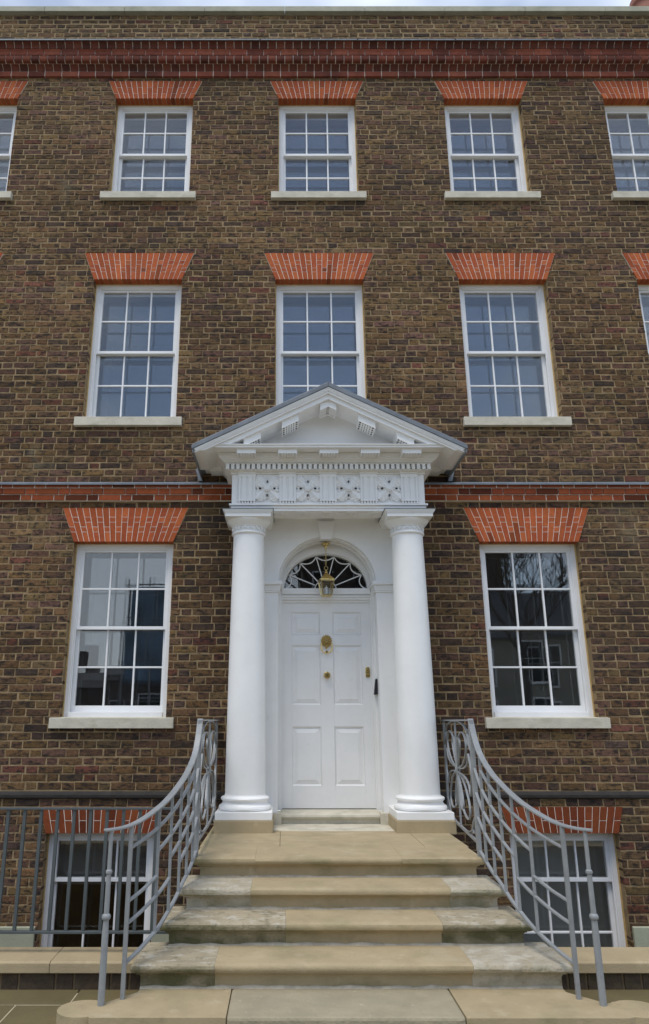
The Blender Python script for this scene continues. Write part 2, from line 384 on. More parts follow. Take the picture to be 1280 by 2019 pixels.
# red rubbed-brick flat arches
def red(k=1.0):
    c = rnd.choice([(.40, .098, .034), (.37, .088, .031), (.43, .112, .038), (.345, .078, .030)]); s = k*rnd.uniform(.86, 1.12)
    return (c[0]*s, c[1]*s, c[2]*s)
CUTA, CUTB = (.0, .57, .72, 1.0), (.0, .28, .43, 1.0)
def arch(o):
    cx, wb_, wt, z0, z1, fl = o['cx'], o['w'], o['tw'], o['z1'], o['zt'], o['fl']
    n = {3: 17, 2: 19, 1: 19, 0: 16}[fl]
    back = MB(); h0, h1 = wb_/2, wt/2
    back.prism([(cx-h0+.002, z0+.001), (cx+h0-.002, z0+.001), (cx+h1-.002, z1-.001), (cx-h1+.002, z1-.001)], -.0065, .1145)
    A = back.build('flat_arch', 'lime_joint', house)
    joined = MB(); j = .0030
    for i in range(n):
        cuts = (CUTA if i % 2 else CUTB)
        if fl == 3: cuts = (0, .62, 1.0) if i % 2 else (0, .27, 1.0)
        if fl == 0: cuts = (0, .48, 1.0) if i % 2 else (0, 1.0)
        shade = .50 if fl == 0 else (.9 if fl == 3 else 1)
        for a, b in zip(cuts, cuts[1:]):
            a0, b0 = a, b
            pt = lambda u, t: (cx + lerp(-1, 1, u)*lerp(h0, h1, t), lerp(z0, z1, t))
            u0, u1 = i/n, (i+1)/n
            q = [pt(u0, a0), pt(u1, a0), pt(u1, b0), pt(u0, b0)]
            jz = j if a > 0 else -.0015; jt = j if b < 1 else 0
            q = [(q[0][0]+j, q[0][1]+jz), (q[1][0]-j, q[1][1]+jz), (q[2][0]-j, q[2][1]-jt), (q[3][0]+j, q[3][1]-jt)]
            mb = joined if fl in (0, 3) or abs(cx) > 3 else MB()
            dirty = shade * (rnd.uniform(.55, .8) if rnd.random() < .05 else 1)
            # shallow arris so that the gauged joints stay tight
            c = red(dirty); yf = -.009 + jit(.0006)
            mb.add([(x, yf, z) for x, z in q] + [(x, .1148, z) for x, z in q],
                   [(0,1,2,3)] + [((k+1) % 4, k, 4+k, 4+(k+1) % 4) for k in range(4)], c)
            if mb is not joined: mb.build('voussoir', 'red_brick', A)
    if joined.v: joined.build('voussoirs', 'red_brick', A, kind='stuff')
for o in OPEN: arch(o)

# string course of red brick under a lead flashing
sc = MB()
for x0, x1 in ((XL, -.895), (.89, XR)): sc.box(x0, x1, -.036, .05, 3.5755, 3.700); sc.box(x0, x1, -.050, .05, 3.700, 3.735)
SC = sc.build('string_course', 'lime_joint', house)
for ri, (z0, z1, y) in enumerate(((3.574, 3.636, -.042), (3.636, 3.700, -.050), (3.700, 3.737, -.056))):
    for x0, x1 in ((-3.5, -.895), (.89, 3.5)):
        x = x0 - rnd.uniform(0, .2); k = ri
        while x < x1:
            w = .218 if k % 2 else .110; a, b = max(x, x0)+.0042, min(x+w, x1)-.0042; x += w; k += 1
            if b-a < .012: continue
            MB().box(a, b, y + jit(.001), .02, z0+.0036, z1-.0036, red(.62*rnd.uniform(.75, 1.1) if rnd.random() > .14 else .2)).build('band_brick', 'red_brick', SC, bev=.002)
lf = MB()
for x0, x1 in ((XL, -.895), (.89, XR)):
    lf.prism_x([(-.068, 3.737), (-.068, 3.745), (.01, 3.785), (.01, 3.737)], x0, x1)
    lf.box(x0, x1, -.074, -.068, 3.728, 3.75)
lf.build('string_flashing', 'lead', house, bev=.002)
# blackened plinth course
bc = MB()
for x0, x1 in ((XL, -.62), (.62, XR)):
    bc.prism_x([(.02, .836), (-.008, .838), (-.020, .850), (-.022, .872), (-.014, .892), (.02, .906)], x0, x1)
bc.build('plinth_course', 'black_course', house)
rb = MB()
for x0, x1 in ((XL, -2.50), (-1.52, 1.54), (2.52, XR)): rb.box(x0, x1, -.03, .05, -1.3, -.165)
rb.build('rendered_base', 'render_base', house, bev=.006)

# moulded brick cornice, lead flashing, parapet coping
cc = MB()
cc.prism_x([(.02, 8.85), (-.026, 8.85), (-.026, 8.914), (-.028, 8.932), (-.040, 8.955), (-.066, 8.974), (-.110, 8.985), (-.118, 9.052), (-.110, 9.080), (-.110, 9.125), (-.118, 9.139), (-.134, 9.160), (-.142, 9.185), (-.168, 9.204), (.02, 9.205)], XL, XR)
CO = cc.build('cornice', 'lime_joint', house)
COURSE = [('E', [(-.030, 8.846), (-.030, 8.912)], .20), ('D', [(-.032, 8.918), (-.040, 8.938), (-.056, 8.958), (-.078, 8.974)], .10),
          ('C', [(-.084, 8.977), (-.116, 8.982), (-.127, 9.000), (-.128, 9.030), (-.122, 9.055)], .10),
          ('B', [(-.128, 9.060), (-.118, 9.085), (-.120, 9.115), (-.136, 9.136)], .20),
          ('A', [(-.138, 9.140), (-.142, 9.165), (-.156, 9.190), (-.182, 9.208)], .10)]
for nm, prof, w in COURSE:
    x = XL + (0 if nm in 'AC' else .05); jn = MB()
    while x < XR - .01:
        a, b = x+.0045, min(x+w, XR)-.0045; x += w
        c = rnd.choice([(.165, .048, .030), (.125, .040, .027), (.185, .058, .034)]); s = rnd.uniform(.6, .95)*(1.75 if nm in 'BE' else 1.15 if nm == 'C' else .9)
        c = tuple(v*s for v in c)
        poly = prof + [(.0, prof[-1][1]), (.0, prof[0][1])]
        inside = -4.0 < x < 4.15
        mb = MB() if (nm != 'D' and inside) else jn
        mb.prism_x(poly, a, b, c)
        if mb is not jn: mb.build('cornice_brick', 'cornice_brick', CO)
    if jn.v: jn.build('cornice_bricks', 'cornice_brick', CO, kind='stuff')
lf = MB(); x = XL
while x < XR:
    w = 1.15; lf.prism_x([(-.196, 9.203+jit(.002)), (-.196, 9.222), (.02, 9.262), (.02, 9.209), (-.18, 9.209)], x, min(x+w+.02, XR)); x += w
lf.build('cornice_flashing', 'lead', house, bev=.002)
x = XL
while x < XR:
    w = .98; a, b = x, min(x+w, XR); x += w
    MB().prism_x([(-.052, 9.826), (-.052, 9.905), (.12, 9.945), (.36, 9.935), (.36, 9.826), (-.02, 9.826), (-.02, 9.834), (-.034, 9.834), (-.034, 9.826)],
                 a+.0015, b-.0015).build('coping_stone', 'coping_stone', house, bev=.004)

# sash windows
def sash(mb, x0, x1, z0, z1, y, bot, top, st=.036, t=.036, rows=2):
    mb.box(x0, x0+st, y, y+t, z0, z1); mb.box(x1-st, x1, y, y+t, z0, z1)
    mb.box(x0+st, x1-st, y+.001, y+t-.001, z0, z0+bot); mb.box(x0+st, x1-st, y+.001, y+t-.001, z1-top, z1)
    gx0, gx1, gz0, gz1 = x0+st, x1-st, z0+bot, z1-top
    gb = .0165
    for k in (1, 2):
        x = lerp(gx0, gx1, k/3); mb.prism_x([(0,0)]*0 or [(y+.004, gz0), (y+.030, gz0), (y+.030, gz1), (y+.004, gz1)], x-gb/2, x+gb/2)
    zc = (gz0+gz1)/2
    xs = [gx0] + [lerp(gx0, gx1, k/3) for k in (1, 2)] + [gx1]
    for k in range(3 if rows == 2 else 0):
        a = xs[k] + (gb/2 if k else 0); b = xs[k+1] - (gb/2 if k < 2 else 0)
        mb.box(a, b, y+.005, y+.029, zc-gb/2, zc+gb/2)
    out = []
    for za, zb in ([(gz0, zc-gb/2), (zc+gb/2, gz1)] if rows == 2 else [(gz0, gz1)]):
        for k in range(3):
            out.append((xs[k] + (gb/2 if k else 0), xs[k+1] - (gb/2 if k < 2 else 0), za, zb))
    return out
def window(o):
    cx, w, z0, z1, fl = o['cx'], o['w'], o['z0'], o['z1'], o['fl']
    x0, x1 = cx-w/2, cx+w/2; fw = .047; y = .10; fb = .045 if fl == 1 else .028
    f = MB()
    f.box(x0+.006, x0+fw, y, .27, z0-.02, z1); f.box(x1-fw, x1-.006, y, .27, z0-.02, z1)
    f.box(x0+fw, x1-fw, y, .27, z1-fw, z1); f.box(x0+fw, x1-fw, y-.012, .27, z0-.02, z0+fb)
    for a, b in ((x0+fw, x0+fw+.011), (x1-fw-.011, x1-fw)): f.box(a, b, y+.012, y+.022, z0+fb, z1-fw)
    f.box(x0+fw+.011, x1-fw-.011, y+.012, y+.022, z1-fw-.011, z1-fw)
    F = f.build('sash_window', 'sash_paint', house, bev=.003)
    xa, xb = x0+fw+.001, x1-fw-.001; zm = (z0+z1)/2 + {3: -.02, 2: .0, 1: .0, 0: .15}[fl]
    if fl == 0: zm = .165
    panes = {}
    for nm, za, zb, ys, bot, top in (('upper_sash', zm-.014, z1-fw-.001, y+.024, .030, .032), ('lower_sash', z0+fb+.001, zm+.014, y+.066, .058, .026)):
        if fl == 0 and nm == 'lower_sash' and cx < 0: za, zb = za, zb
        s = MB(); P = sash(s, xa, xb, za, zb, ys, bot, top, rows=1 if fl == 0 and nm == 'upper_sash' else 2)
        S = s.build(nm, 'sash_paint', F, bev=.002)
        for (pa, pb, qa, qb) in P:
            key = (round(pb-pa, 3), round(qb-qa, 3))
            if key not in panes:
                hx, hz = (pb-pa)/2+.003, (qb-qa)/2+.003
                panes[key] = MB().box(-hx, hx, -.002, .002, -hz, hz).mesh('pane', 'glass')
            pn_ = link('pane', panes[key], F, ((pa+pb)/2, ys+.018, (qa+qb)/2)); pn_.rotation_euler = (R(jit(.3)), 0, R(jit(.4)))
    # secondary glazing and the dark room behind
    MB().box(xa, xb, .262, .266, z0, z1-.02).build('secondary_glazing', 'inner_glass', F)
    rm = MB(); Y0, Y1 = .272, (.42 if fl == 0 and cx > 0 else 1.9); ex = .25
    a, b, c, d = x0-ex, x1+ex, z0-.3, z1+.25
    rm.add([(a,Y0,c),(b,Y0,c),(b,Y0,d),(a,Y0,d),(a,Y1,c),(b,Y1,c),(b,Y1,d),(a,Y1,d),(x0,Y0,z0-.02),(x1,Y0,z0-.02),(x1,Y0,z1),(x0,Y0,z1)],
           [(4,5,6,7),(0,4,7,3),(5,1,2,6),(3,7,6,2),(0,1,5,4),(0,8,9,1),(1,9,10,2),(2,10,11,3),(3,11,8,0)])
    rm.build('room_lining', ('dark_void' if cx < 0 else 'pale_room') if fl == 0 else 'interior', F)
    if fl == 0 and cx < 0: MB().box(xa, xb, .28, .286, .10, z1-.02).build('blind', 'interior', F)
    ms = MB()
    ms.box(x0-.002, x0+.009, .085, .112, z0, z1); ms.box(x1-.009, x1+.002, .085, .112, z0, z1); ms.box(x0+.009, x1-.009, .088, .112, z1-.007, z1+.002)
    ms.build('mastic_pointing', 'mastic', F)
    if fl:
        sw = {3: .535, 2: .545, 1: .56}[fl]; sh = {3: .092, 2: .10, 1: .098}[fl]
        s = MB(); s.prism_x([(-.05, z0-sh), (-.05, z0-.006), (.12, z0+.004), (.12, z0-sh), (-.02, z0-sh), (-.02, z0-sh+.008), (-.034, z0-sh+.008), (-.034, z0-sh)], cx-sw, cx+sw)
        s.build('sill', 'sill_stone', F, bev=.005)
for o in OPEN: window(o)

# ------------------------------------------------------------------ white entrance portico
port = thing('entrance_portico', (0, -.25, .62), 'white painted classical doorcase with two columns, carved frieze and pediment', 'portico')
CX, CY = .737, -.30
for s in (-1, 1):
    cx = s*CX
    prof = [(.166, .905)]
    for k in range(13):
        t = k/12; prof.append((.170 - .029*t**1.5, .905 + t*(3.142-.905)))
    col = MB().lathe(prof, cx, CY, 64).build('column', 'white_paint', port, smooth=True)
    MB().lathe([(.205,.785),(.218,.792),(.222,.806),(.216,.820),(.205,.826),(.200,.830),(.192,.838),(.188,.850),(.190,.858),(.196,.861),(.203,.868),(.204,.879),(.197,.888),(.185,.892),(.176,.895),(.171,.906)],
               cx, CY, 64).build('column_base', 'white_paint', col, smooth=True)
    MB().box(cx-.232, cx+.232, CY-.225, .0, .7255, .786).build('plinth', 'white_paint', col, bev=.005)
    MB().lathe([(.141,3.140),(.150,3.145),(.157,3.153),(.157,3.163),(.150,3.170),(.143,3.174),(.142,3.212),(.150,3.217),(.152,3.223),(.163,3.232),(.180,3.248),(.195,3.266),(.200,3.278),(.200,3.284)],
               cx, CY, 64).build('capital', 'white_paint', col, smooth=True)
    ab = MB(); ab.box(cx-.208, cx+.208, CY-.208, .0, 3.2835, 3.312)
    for k, (e, za, zb) in enumerate(((.211, 3.312, 3.320), (.217, 3.320, 3.329), (.223, 3.329, 3.338), (.227, 3.338, 3.348))): ab.box(cx-e, cx+e, CY-e, .0, za, zb)
    ab.build('abacus', 'white_paint', col, bev=.002)
    MB().box(cx-.234, cx+.234, CY-.234, -.05, 3.3482, 3.3515).build('lead_cover', 'lead', col)
    lv = MB()
    for k in range(18):
        a = 2*math.pi*k/18; r0 = .146
        for da, dr, z, rr in ((0, .004, 3.20, .010), (.10, .002, 3.186, .007), (-.10, .002, 3.186, .007), (0, .006, 3.212, .006)):
            c_ = Vector((cx + (r0+dr)*math.cos(a+da), CY + (r0+dr)*math.sin(a+da), z))
            lv.lathe([(.001, z-rr), (rr*.8, z-rr*.6), (rr, z), (rr*.8, z+rr*.6), (.001, z+rr)], c_.x, c_.y, 6)
    lv.build('leaf_ornament', 'white_paint', col, smooth=True)
    MB().box(cx-.240, cx+.240, -.535, .0, .6205, .7252).build('plinth_block', 'sandstone', port, bev=.006)

# entablature
EW = .893
en = MB()
for y0, y1, e, z0, z1 in ((-.437, -.20, 0, 3.352, 3.376), (-.445, -.20, .004, 3.376, 3.402)):
    en.box(-EW-e, EW+e, y0, y1, z0, z1)
    for s in (-1, 1): en.box(min(s*(EW+e), s*.6), max(s*(EW+e), s*.6), y1, 0, z0, z1)
en.box(-EW-.022, EW+.022, -.463, 0, 3.402, 3.418)
en.box(-EW, EW, -.440, 0, 3.418, 3.705)
en.box(-EW-.012, EW+.012, -.452, 0, 3.705, 3.724)
ENT = en.build('entablature', 'white_paint', port, bev=.002)
ov = MB()
for k in range(6):
    t = k/5; e = .015 + .05*(1-math.cos(t*math.pi/2)); ov.box(-EW-e, EW+e, -.455-e*.9, 0, 3.724 + k*.0015, 3.7265 + k*.0015)
ov.box(-EW-.030, EW+.030, -.475, 0, 3.734, 3.786)
for k in range(8):
    t = (k+1)/8; e = .045 + .085*math.sin(t*math.pi/2); ov.box(-EW-e, EW+e, -.445-e, 0, 3.786 + k*.011, 3.797 + k*.011)
ov.build('bed_moulding', 'white_paint', ENT)
dn = MB(); nd = 40; dw = 2*(EW+.062)/nd
for k in range(nd):
    x = -(EW+.062) + k*dw; dn.box(x+.0085, x+dw-.0085, -.520, -.47, 3.734, 3.7845)
nd2 = 10
for s in (-1, 1):
    for k in range(nd2):
        y = -.515 + k*.0485; x0, x1 = sorted((s*(EW+.028), s*(EW+.062))); dn.box(x0, x1, y+.051, y+.051+.037, 3.735, 3.784)
dn.build('dentil_course', 'white_paint', ENT, kind='stuff')
TX = [-.752, -.376, .0, .376, .752]
for x in TX:
    t = MB()
    for a, b in ((-.078, -.060), (-.046, -.010), (.010, .046), (.060, .078)): t.box(x+a, x+b, -.456, -.43, 3.452, 3.676)
    t.box(x-.078, x+.078, -.449, -.43, 3.448, 3.676); t.box(x-.080, x+.080, -.457, -.43, 3.676, 3.706)
    t.box(x-.086, x+.086, -.466, -.43, 3.7065, 3.7255)
    t.box(x-.083, x+.083, -.466, -.43, 3.441, 3.452)
    t.build('triglyph', 'white_paint', ENT, bev=.0015)
    g = MB()
    for k in range(6):
        gx = x - .066 + k*.0264
        g.lathe([(.0118, 3.4185), (.0070, 3.4405)], gx, -.4545, 10)
    g.build('guttae', 'white_paint', ENT)
def leafy(mb, cx, cz, y, ang, L, wd):
    # one carved acanthus lobe: raised midrib, lobed outline
    ca, sa = math.cos(ang), math.sin(ang); N = 9; vs = []; fs = []
    for k in range(N):
        t = k/(N-1); w = wd*(.35 + .65*math.sin(math.pi*min(1, t*.86+.08)))*(1 if k % 2 else .80)
        if k == N-1: w = wd*.12
        for j, (o_, h) in enumerate(((-1, .004), (-.5, .015), (0, .024), (.5, .015), (1, .004))):
            u, v = L*t, o_*w
            vs.append((cx + u*ca - v*sa, y - h*(1 - .25*t) + (.006 if abs(o_) == .5 and k % 2 else 0), cz + u*sa + v*ca))
    for k in range(N-1):
        for j in range(4): a = k*5+j; fs.append((a, a+1, a+6, a+5))
    mb.add(vs, fs)
    for fl_ in (0, 4):                    # rim back to the ground
        base = len(mb.v); rim = [mb.v[base-N*5 + k*5 + fl_] for k in range(N)]
        mb.add(rim + [(p[0], y+.006, p[2]) for p in rim], [(k, k+1, N+k+1, N+k) for k in range(N-1)])
for i in range(4):
    x = (TX[i]+TX[i+1])/2; z = 3.562; r_ = MB()
    for k in range(4): leafy(r_, x, z, -.446, R(45+90*k), .146, .074)
    for k in range(4):
        leafy(r_, x, z, -.440, R(90*k+16), .108, .032); leafy(r_, x, z, -.448, R(90*k-16), .108, .032)
    for k in range(10):
        a = 2*math.pi*k/10; px_, pz_ = x+.024*math.cos(a), z+.024*math.sin(a)
        r_.prism([(px_ + .009*math.cos(q), pz_ + .009*math.sin(q)) for q in [2*math.pi*m_/6 for m_ in range(6)]], -.482, -.45)
    r_.prism([(x + .018*math.cos(q), z + .018*math.sin(q)) for q in [2*math.pi*m_/10 for m_ in range(10)]], -.488, -.45)
    RO = r_.build('rosette', 'white_paint', ENT)
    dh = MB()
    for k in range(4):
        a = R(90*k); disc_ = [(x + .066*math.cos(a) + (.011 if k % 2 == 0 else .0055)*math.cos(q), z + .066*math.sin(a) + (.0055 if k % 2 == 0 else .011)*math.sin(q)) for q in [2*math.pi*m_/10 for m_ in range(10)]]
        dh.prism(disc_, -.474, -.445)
    dh.build('eye_shade_discs', 'dark_void', ENT)  # black discs set on the petals, standing in for shaded hollows
fk = MB(); x = -.52
k = 0
while x < .50:                            # key fret on the beam soffit
    z0, z1 = 3.345, 3.3522
    if k % 2 == 0:
        fk.box(x, x+.09, -.42, -.41, z0, z1); fk.box(x, x+.01, -.41, -.27, z0, z1); fk.box(x+.08, x+.09, -.41, -.33, z0, z1); fk.box(x+.03, x+.08, -.34, -.33, z0, z1); fk.box(x+.01, x+.12, -.28, -.27, z0, z1)
        x += .13
    else:
        fk.box(x, x+.07, -.40, -.29, z0+.003, z1); x += .10
    k += 1
fk.build('key_fret', 'white_paint', ENT)

# pediment
SL = .498; AP = 4.456
def zl(x, d=0): return AP - d - SL*abs(x)
pd = MB()
pd.prism([(-1.08, 3.9), (1.08, 3.9), (0, zl(0, .012)-.0)], -.395, 0)
PED = pd.build('pediment', 'white_paint', port)
co = MB()
co.box(-1.150, 1.150, -.700, 0, 3.8765, 3.8985)
co.box(-1.160, 1.160, -.712, 0, 3.8985, 3.906)
for s in (-1, 1):                         # cyma at the eaves ends
    for k in range(5):
        t = k/4; e0, e1 = sorted((s*1.12, s*(1.162 + .055*t))); co.box(e0, e1, -.705, 0, 3.8785 - .012*t, 3.8905 - .012*t)
co.build('horizontal_cornice', 'white_paint', PED, bev=.0015)
for nm, d0, d1, y0 in (('raking_cornice', .054, .10, -.700), ('raking_cyma', .0, .054, -.722)):
    q = MB()
    for s in (-1, 1):
        xo = (AP - d0 - 3.907)/SL; xi = (AP - d1 - 3.907)/SL
        poly = [(0, AP-d1), (s*xi, 3.907), (s*xo, 3.907), (0, AP-d0)]
        if nm == 'raking_cyma': poly = [(0, AP-d1), (s*1.13, zl(1.13, d1)), (s*1.222, zl(1.222, .012)), (s*1.222, zl(1.222)), (0, AP)]
        if s > 0: pass
        else: poly = poly[::-1]
        q.prism(poly, y0, -.2)
        if nm == 'raking_cyma':
            for k, (da, db, yy) in enumerate(((.0, .012, -.742), (.012, .024, -.737), (.024, .036, -.730))):
                pl = [(0, AP-db), (s*1.20, zl(1.20, db)), (s*1.222, zl(1.222, da)), (0, AP-da)]
                q.prism(pl if s > 0 else pl[::-1], yy, -.7)
    q.build(nm, 'white_paint', PED)
ld = MB()
for s in (-1, 1):
    p = [(0, AP+.001), (s*1.236, zl(1.236)+.001), (s*1.245, zl(1.245)+.040), (s*1.22, zl(1.22)+.050), (0, AP+.050)]
    ld.prism(p if s > 0 else p[::-1], -.752, .0)
    x0, x1 = sorted((s*1.222, s*1.236)); ld.box(x0, x1, -.745, 0, zl(1.236)-.030, zl(1.236)+.004)
ld.build('lead_roof', 'lead', PED, bev=.006)
def mutule(mb, M4, w, d, h):
    def bx(x0, x1, y0, y1, z0, z1):
        vs = [(x0,y0,z0),(x1,y0,z0),(x1,y1,z0),(x0,y1,z0),(x0,y0,z1),(x1,y0,z1),(x1,y1,z1),(x0,y1,z1)]
        mb.add([M4 @ Vector(v) for v in vs], [(3,2,1,0),(4,5,6,7),(0,1,5,4),(1,2,6,5),(2,3,7,6),(3,0,4,7)])
    e = .012; bx(-w/2, w/2, 0, e, -h, 0); bx(-w/2, w/2, d-e, d, -h, 0); bx(-w/2, -w/2+e, e, d-e, -h, 0); bx(w/2-e, w/2, e, d-e, -h, 0)
    nx, ny = 6, 4; hb = -h*.97
    for k in range(1, nx): x = -w/2 + e + (w-2*e)*k/nx; bx(x-.0075, x+.0075, e, d-e, hb, hb+.003)
    for k in range(1, ny): y = e + (d-2*e)*k/ny; bx(-w/2+e, w/2-e, y-.0085, y+.0085, hb-.0003, hb+.0027)
    bx(-w/2-.005, w/2+.005, -.005, d, -.010, 0)
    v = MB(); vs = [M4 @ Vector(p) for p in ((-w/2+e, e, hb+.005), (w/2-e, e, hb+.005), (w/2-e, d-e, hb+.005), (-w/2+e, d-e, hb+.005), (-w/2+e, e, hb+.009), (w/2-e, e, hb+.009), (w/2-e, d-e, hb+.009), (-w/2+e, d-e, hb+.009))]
    v.add(vs, [(3,2,1,0),(4,5,6,7),(0,1,5,4),(1,2,6,5),(2,3,7,6),(3,0,4,7)]).build('hole_shade_plate', 'dark_void', PED)  # near-black plate behind the lattice paints the shade inside its holes
for x in TX:
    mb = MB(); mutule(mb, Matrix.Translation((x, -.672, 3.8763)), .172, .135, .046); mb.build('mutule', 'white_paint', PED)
th_ = math.atan(SL)
for x in (-.70, -.352, .352, .70):
    s = 1 if x < 0 else -1
    mt_ = Matrix.Translation((x, -.672, zl(x, .1005))) @ Matrix.Shear('XZ', 4, (0, 0)) if False else Matrix(((1, 0, 0, x), (0, 1, 0, -.672), (s*SL, 0, 1, zl(x, .1005)), (0, 0, 0, 1)))
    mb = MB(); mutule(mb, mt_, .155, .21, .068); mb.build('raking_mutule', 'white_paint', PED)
mb = MB()
for s in (-1, 1):
    p = [(0, zl(0, .165)), (s*.075, zl(.075, .165)), (s*.075, zl(.075, .1005)), (0, zl(0, .1005))]
    mb.prism(p if s > 0 else p[::-1], -.672, -.660); mb.prism(p if s > 0 else p[::-1], -.50, -.472)
    p2 = [(s*.063, zl(.063, .165)), (s*.075, zl(.075, .165)), (s*.075, zl(.075, .1005)), (s*.063, zl(.063, .1005))]
    mb.prism(p2 if s > 0 else p2[::-1], -.660, -.50)
    for k in range(1, 4): xx = s*.063*k/4 + s*.006; a, b = xx-.006, xx+.006; mb.prism([(a, zl(a, .160)), (b, zl(b, .160)), (b, zl(b, .152)), (a, zl(a, .152))], -.66, -.5)
    for k in range(1, 4):
        y = -.66 + .04*k; p3 = [(0, zl(0, .1605)), (s*.063, zl(.063, .1605)), (s*.063, zl(.063, .1535)), (0, zl(0, .1535))]
        mb.prism(p3 if s > 0 else p3[::-1], y-.009, y+.009)
mb.build('apex_mutule', 'white_paint', PED)
for s in (-1, 1):                           # return mutules under the side eaves
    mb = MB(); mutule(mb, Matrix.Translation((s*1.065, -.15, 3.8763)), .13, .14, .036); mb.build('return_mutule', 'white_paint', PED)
    x0, x1 = sorted((s*1.235, s*1.275)); MB().prism([(x0-s*.02, 3.775), (x1-s*.02, 3.775), (x1+s*.012, 3.90), (x0+s*.012, 3.90)], -.05, .0).build('lead_apron', 'lead', PED)

# door surround with arched recess
AW, AH, SPR = .465, .445, 2.765
ds = MB(); N = 40; YF, YB = -.03, .30
arc = [(AW*math.cos(math.pi*k/N), SPR + AH*math.sin(math.pi*k/N)) for k in range(N+1)]
TOP = 3.40
for s in (-1, 1):
    x0, x1 = sorted((s*AW, s*.76)); rect_y(ds, x0, x1, .727, SPR, YF)
for (xa, za), (xb, zb) in zip(arc, arc[1:]):
    ds.add([(xa,YF,za),(xa,YF,TOP),(xb,YF,TOP),(xb,YF,zb)], [(0,1,2,3)])
    ds.add([(xa,YF,za),(xb,YF,zb),(xb,.14,zb),(xa,.14,za)], [(0,1,2,3)])
for s in (-1, 1):
    x0, x1 = sorted((s*AW, s*.76)); rect_y(ds, x0, x1, SPR, TOP, YF)
    x = s*AW; q = [(x,YF,.727),(x,.20,.727),(x,.20,SPR),(x,YF,SPR)]
    ds.add(q, [(0,1,2,3)] if s < 0 else [(3,2,1,0)])
    x = s*.76; q = [(x,YF,.727),(x,.0,.727),(x,.0,TOP),(x,YF,TOP)]; ds.add(q, [(0,1,2,3)])
DS = ds.build('door_surround', 'white_paint', port)
def ring(mb, r0, r1, y0, y1, a0=0, a1=math.pi, n=40, zc=SPR, ky=AH/AW, x0=0):
    P = [a0 + (a1-a0)*k/n for k in range(n+1)]
    for a, b in zip(P, P[1:]):
        o = lambda r, t: (x0 + r*math.cos(t), zc + r*ky*math.sin(t))
        q = [o(r0, a), o(r1, a), o(r1, b), o(r0, b)]
        mb.prism(q, y0, y1)
for r0, r1, y0, y1 in ((.455, .475, .035, .055), (.450, .475, .055, .075), (.446, .475, .105, .13), (.438, .475, .13, .15)):
    mo = MB(); ring(mo, r0, r1, y0, y1); mo.build('arch_moulding', 'white_paint', DS)
mo = MB(); FZ, FR = 2.742, .42; FKY = (3.095-FZ)/FR
for k in range(40):
    a, b = math.pi*k/40, math.pi*(k+1)/40
    for ri, yb_, ra in ((.408, .20, .44), (.418, .175, .46)):
        ip = lambda t: (ri*math.cos(t), FZ + ri*FKY*math.sin(t))
        op = lambda t: (.475*math.cos(t), SPR-.03 + .485*math.sin(t))
        mo.prism([ip(a), op(a), op(b), ip(b)], yb_, .26 if ri < .41 else .1995)
mo.build('fan_frame', 'white_paint', DS)
ks = MB(); ks.prism([(-.055, SPR+AH-.028), (.055, SPR+AH-.028), (.085, 3.36), (-.085, 3.36)], -.062, .02); ks.build('keystone', 'white_paint', DS, bev=.003)
for s in (-1, 1):
    im = MB()
    for z0, z1, e in ((2.668, 2.684, .012), (2.684, 2.706, .018), (2.706, 2.728, .024), (2.728, 2.738, .032), (2.738, 2.772, .044)):
        x0, x1 = sorted((s*(AW-e*.9), s*.66)); im.box(x0, x1, YF-e, .16, z0, z1)
    im.build('impost', 'white_paint', DS, bev=.002)
    x0, x1 = sorted((s*.427, s*(AW+.01))); j_ = MB(); j_.box(x0, x1, .175, .30, .728, 2.742)
    x0, x1 = sorted((s*.440, s*(AW+.01))); j_.box(x0, x1, .15, .175, .728, 2.742)
    j_.build('door_jamb', 'white_paint', DS, bev=.002)
    x0, x1 = sorted((s*.432, s*.505)); MB().box(x0, x1, -.055, .12, .6205, .7265).build('jamb_stone', 'sill_stone', port, bev=.004)
tr = MB(); tr.box(-.43, .43, .165, .30, 2.685, 2.742); tr.box(-.43, .43, .185, .30, 2.632, 2.685); tr.box(-.43, .43, .172, .30, 2.655, 2.668); tr.box(-.43, .43, .205, .30, 2.607, 2.632)
tr.build('transom', 'white_paint', DS, bev=.002)
MB().box(-.68, .68, -.21, .0, 3.385, 3.399).build('porch_ceiling', 'white_paint', port)
# fanlight
FY = .232
fb = MB()
def fp(r, a): return (r*math.cos(a), FY, FZ + r*FKY*math.sin(a))
nodes = [math.pi*k/7 for k in range(1, 7)]
for a in nodes: fb.bar([fp(.105, a), fp(.405, a)], .0095, .016, up=(0, 1, 0))
fb.bar([fp(.105, math.pi*k/24) for k in range(25)], .0095, .016, up=(0, 1, 0))
ends = [0] + nodes + [math.pi]
for a, b in zip(ends, ends[1:]):
    p0, p1 = Vector(fp(.402, a)), Vector(fp(.402, b)); mid = Vector(fp(.300, (a+b)/2))
    fb.bar([p0*(1-t)**2 + mid*2*t*(1-t) + p1*t*t for t in [k/10 for k in range(11)]], .009, .016, up=(0, 1, 0))
FAN = fb.build('fanlight', 'white_paint', port)
gl = MB().prism([(.425*math.cos(math.pi*k/28), FZ + .425*FKY*math.sin(math.pi*k/28)) for k in range(29)], FY+.008, FY+.012)
gl.build('fanlight_glass', 'glass', FAN)
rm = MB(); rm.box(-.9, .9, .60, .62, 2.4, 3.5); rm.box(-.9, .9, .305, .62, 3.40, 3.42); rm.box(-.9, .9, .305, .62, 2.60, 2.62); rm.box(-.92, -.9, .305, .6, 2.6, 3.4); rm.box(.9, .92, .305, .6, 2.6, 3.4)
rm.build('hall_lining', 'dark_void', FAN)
kb = MB(); kb.prism([(.428, 1.73), (.463, 1.735), (.463, 1.868), (.455, 1.876), (.445, 1.872)], .09, .14)
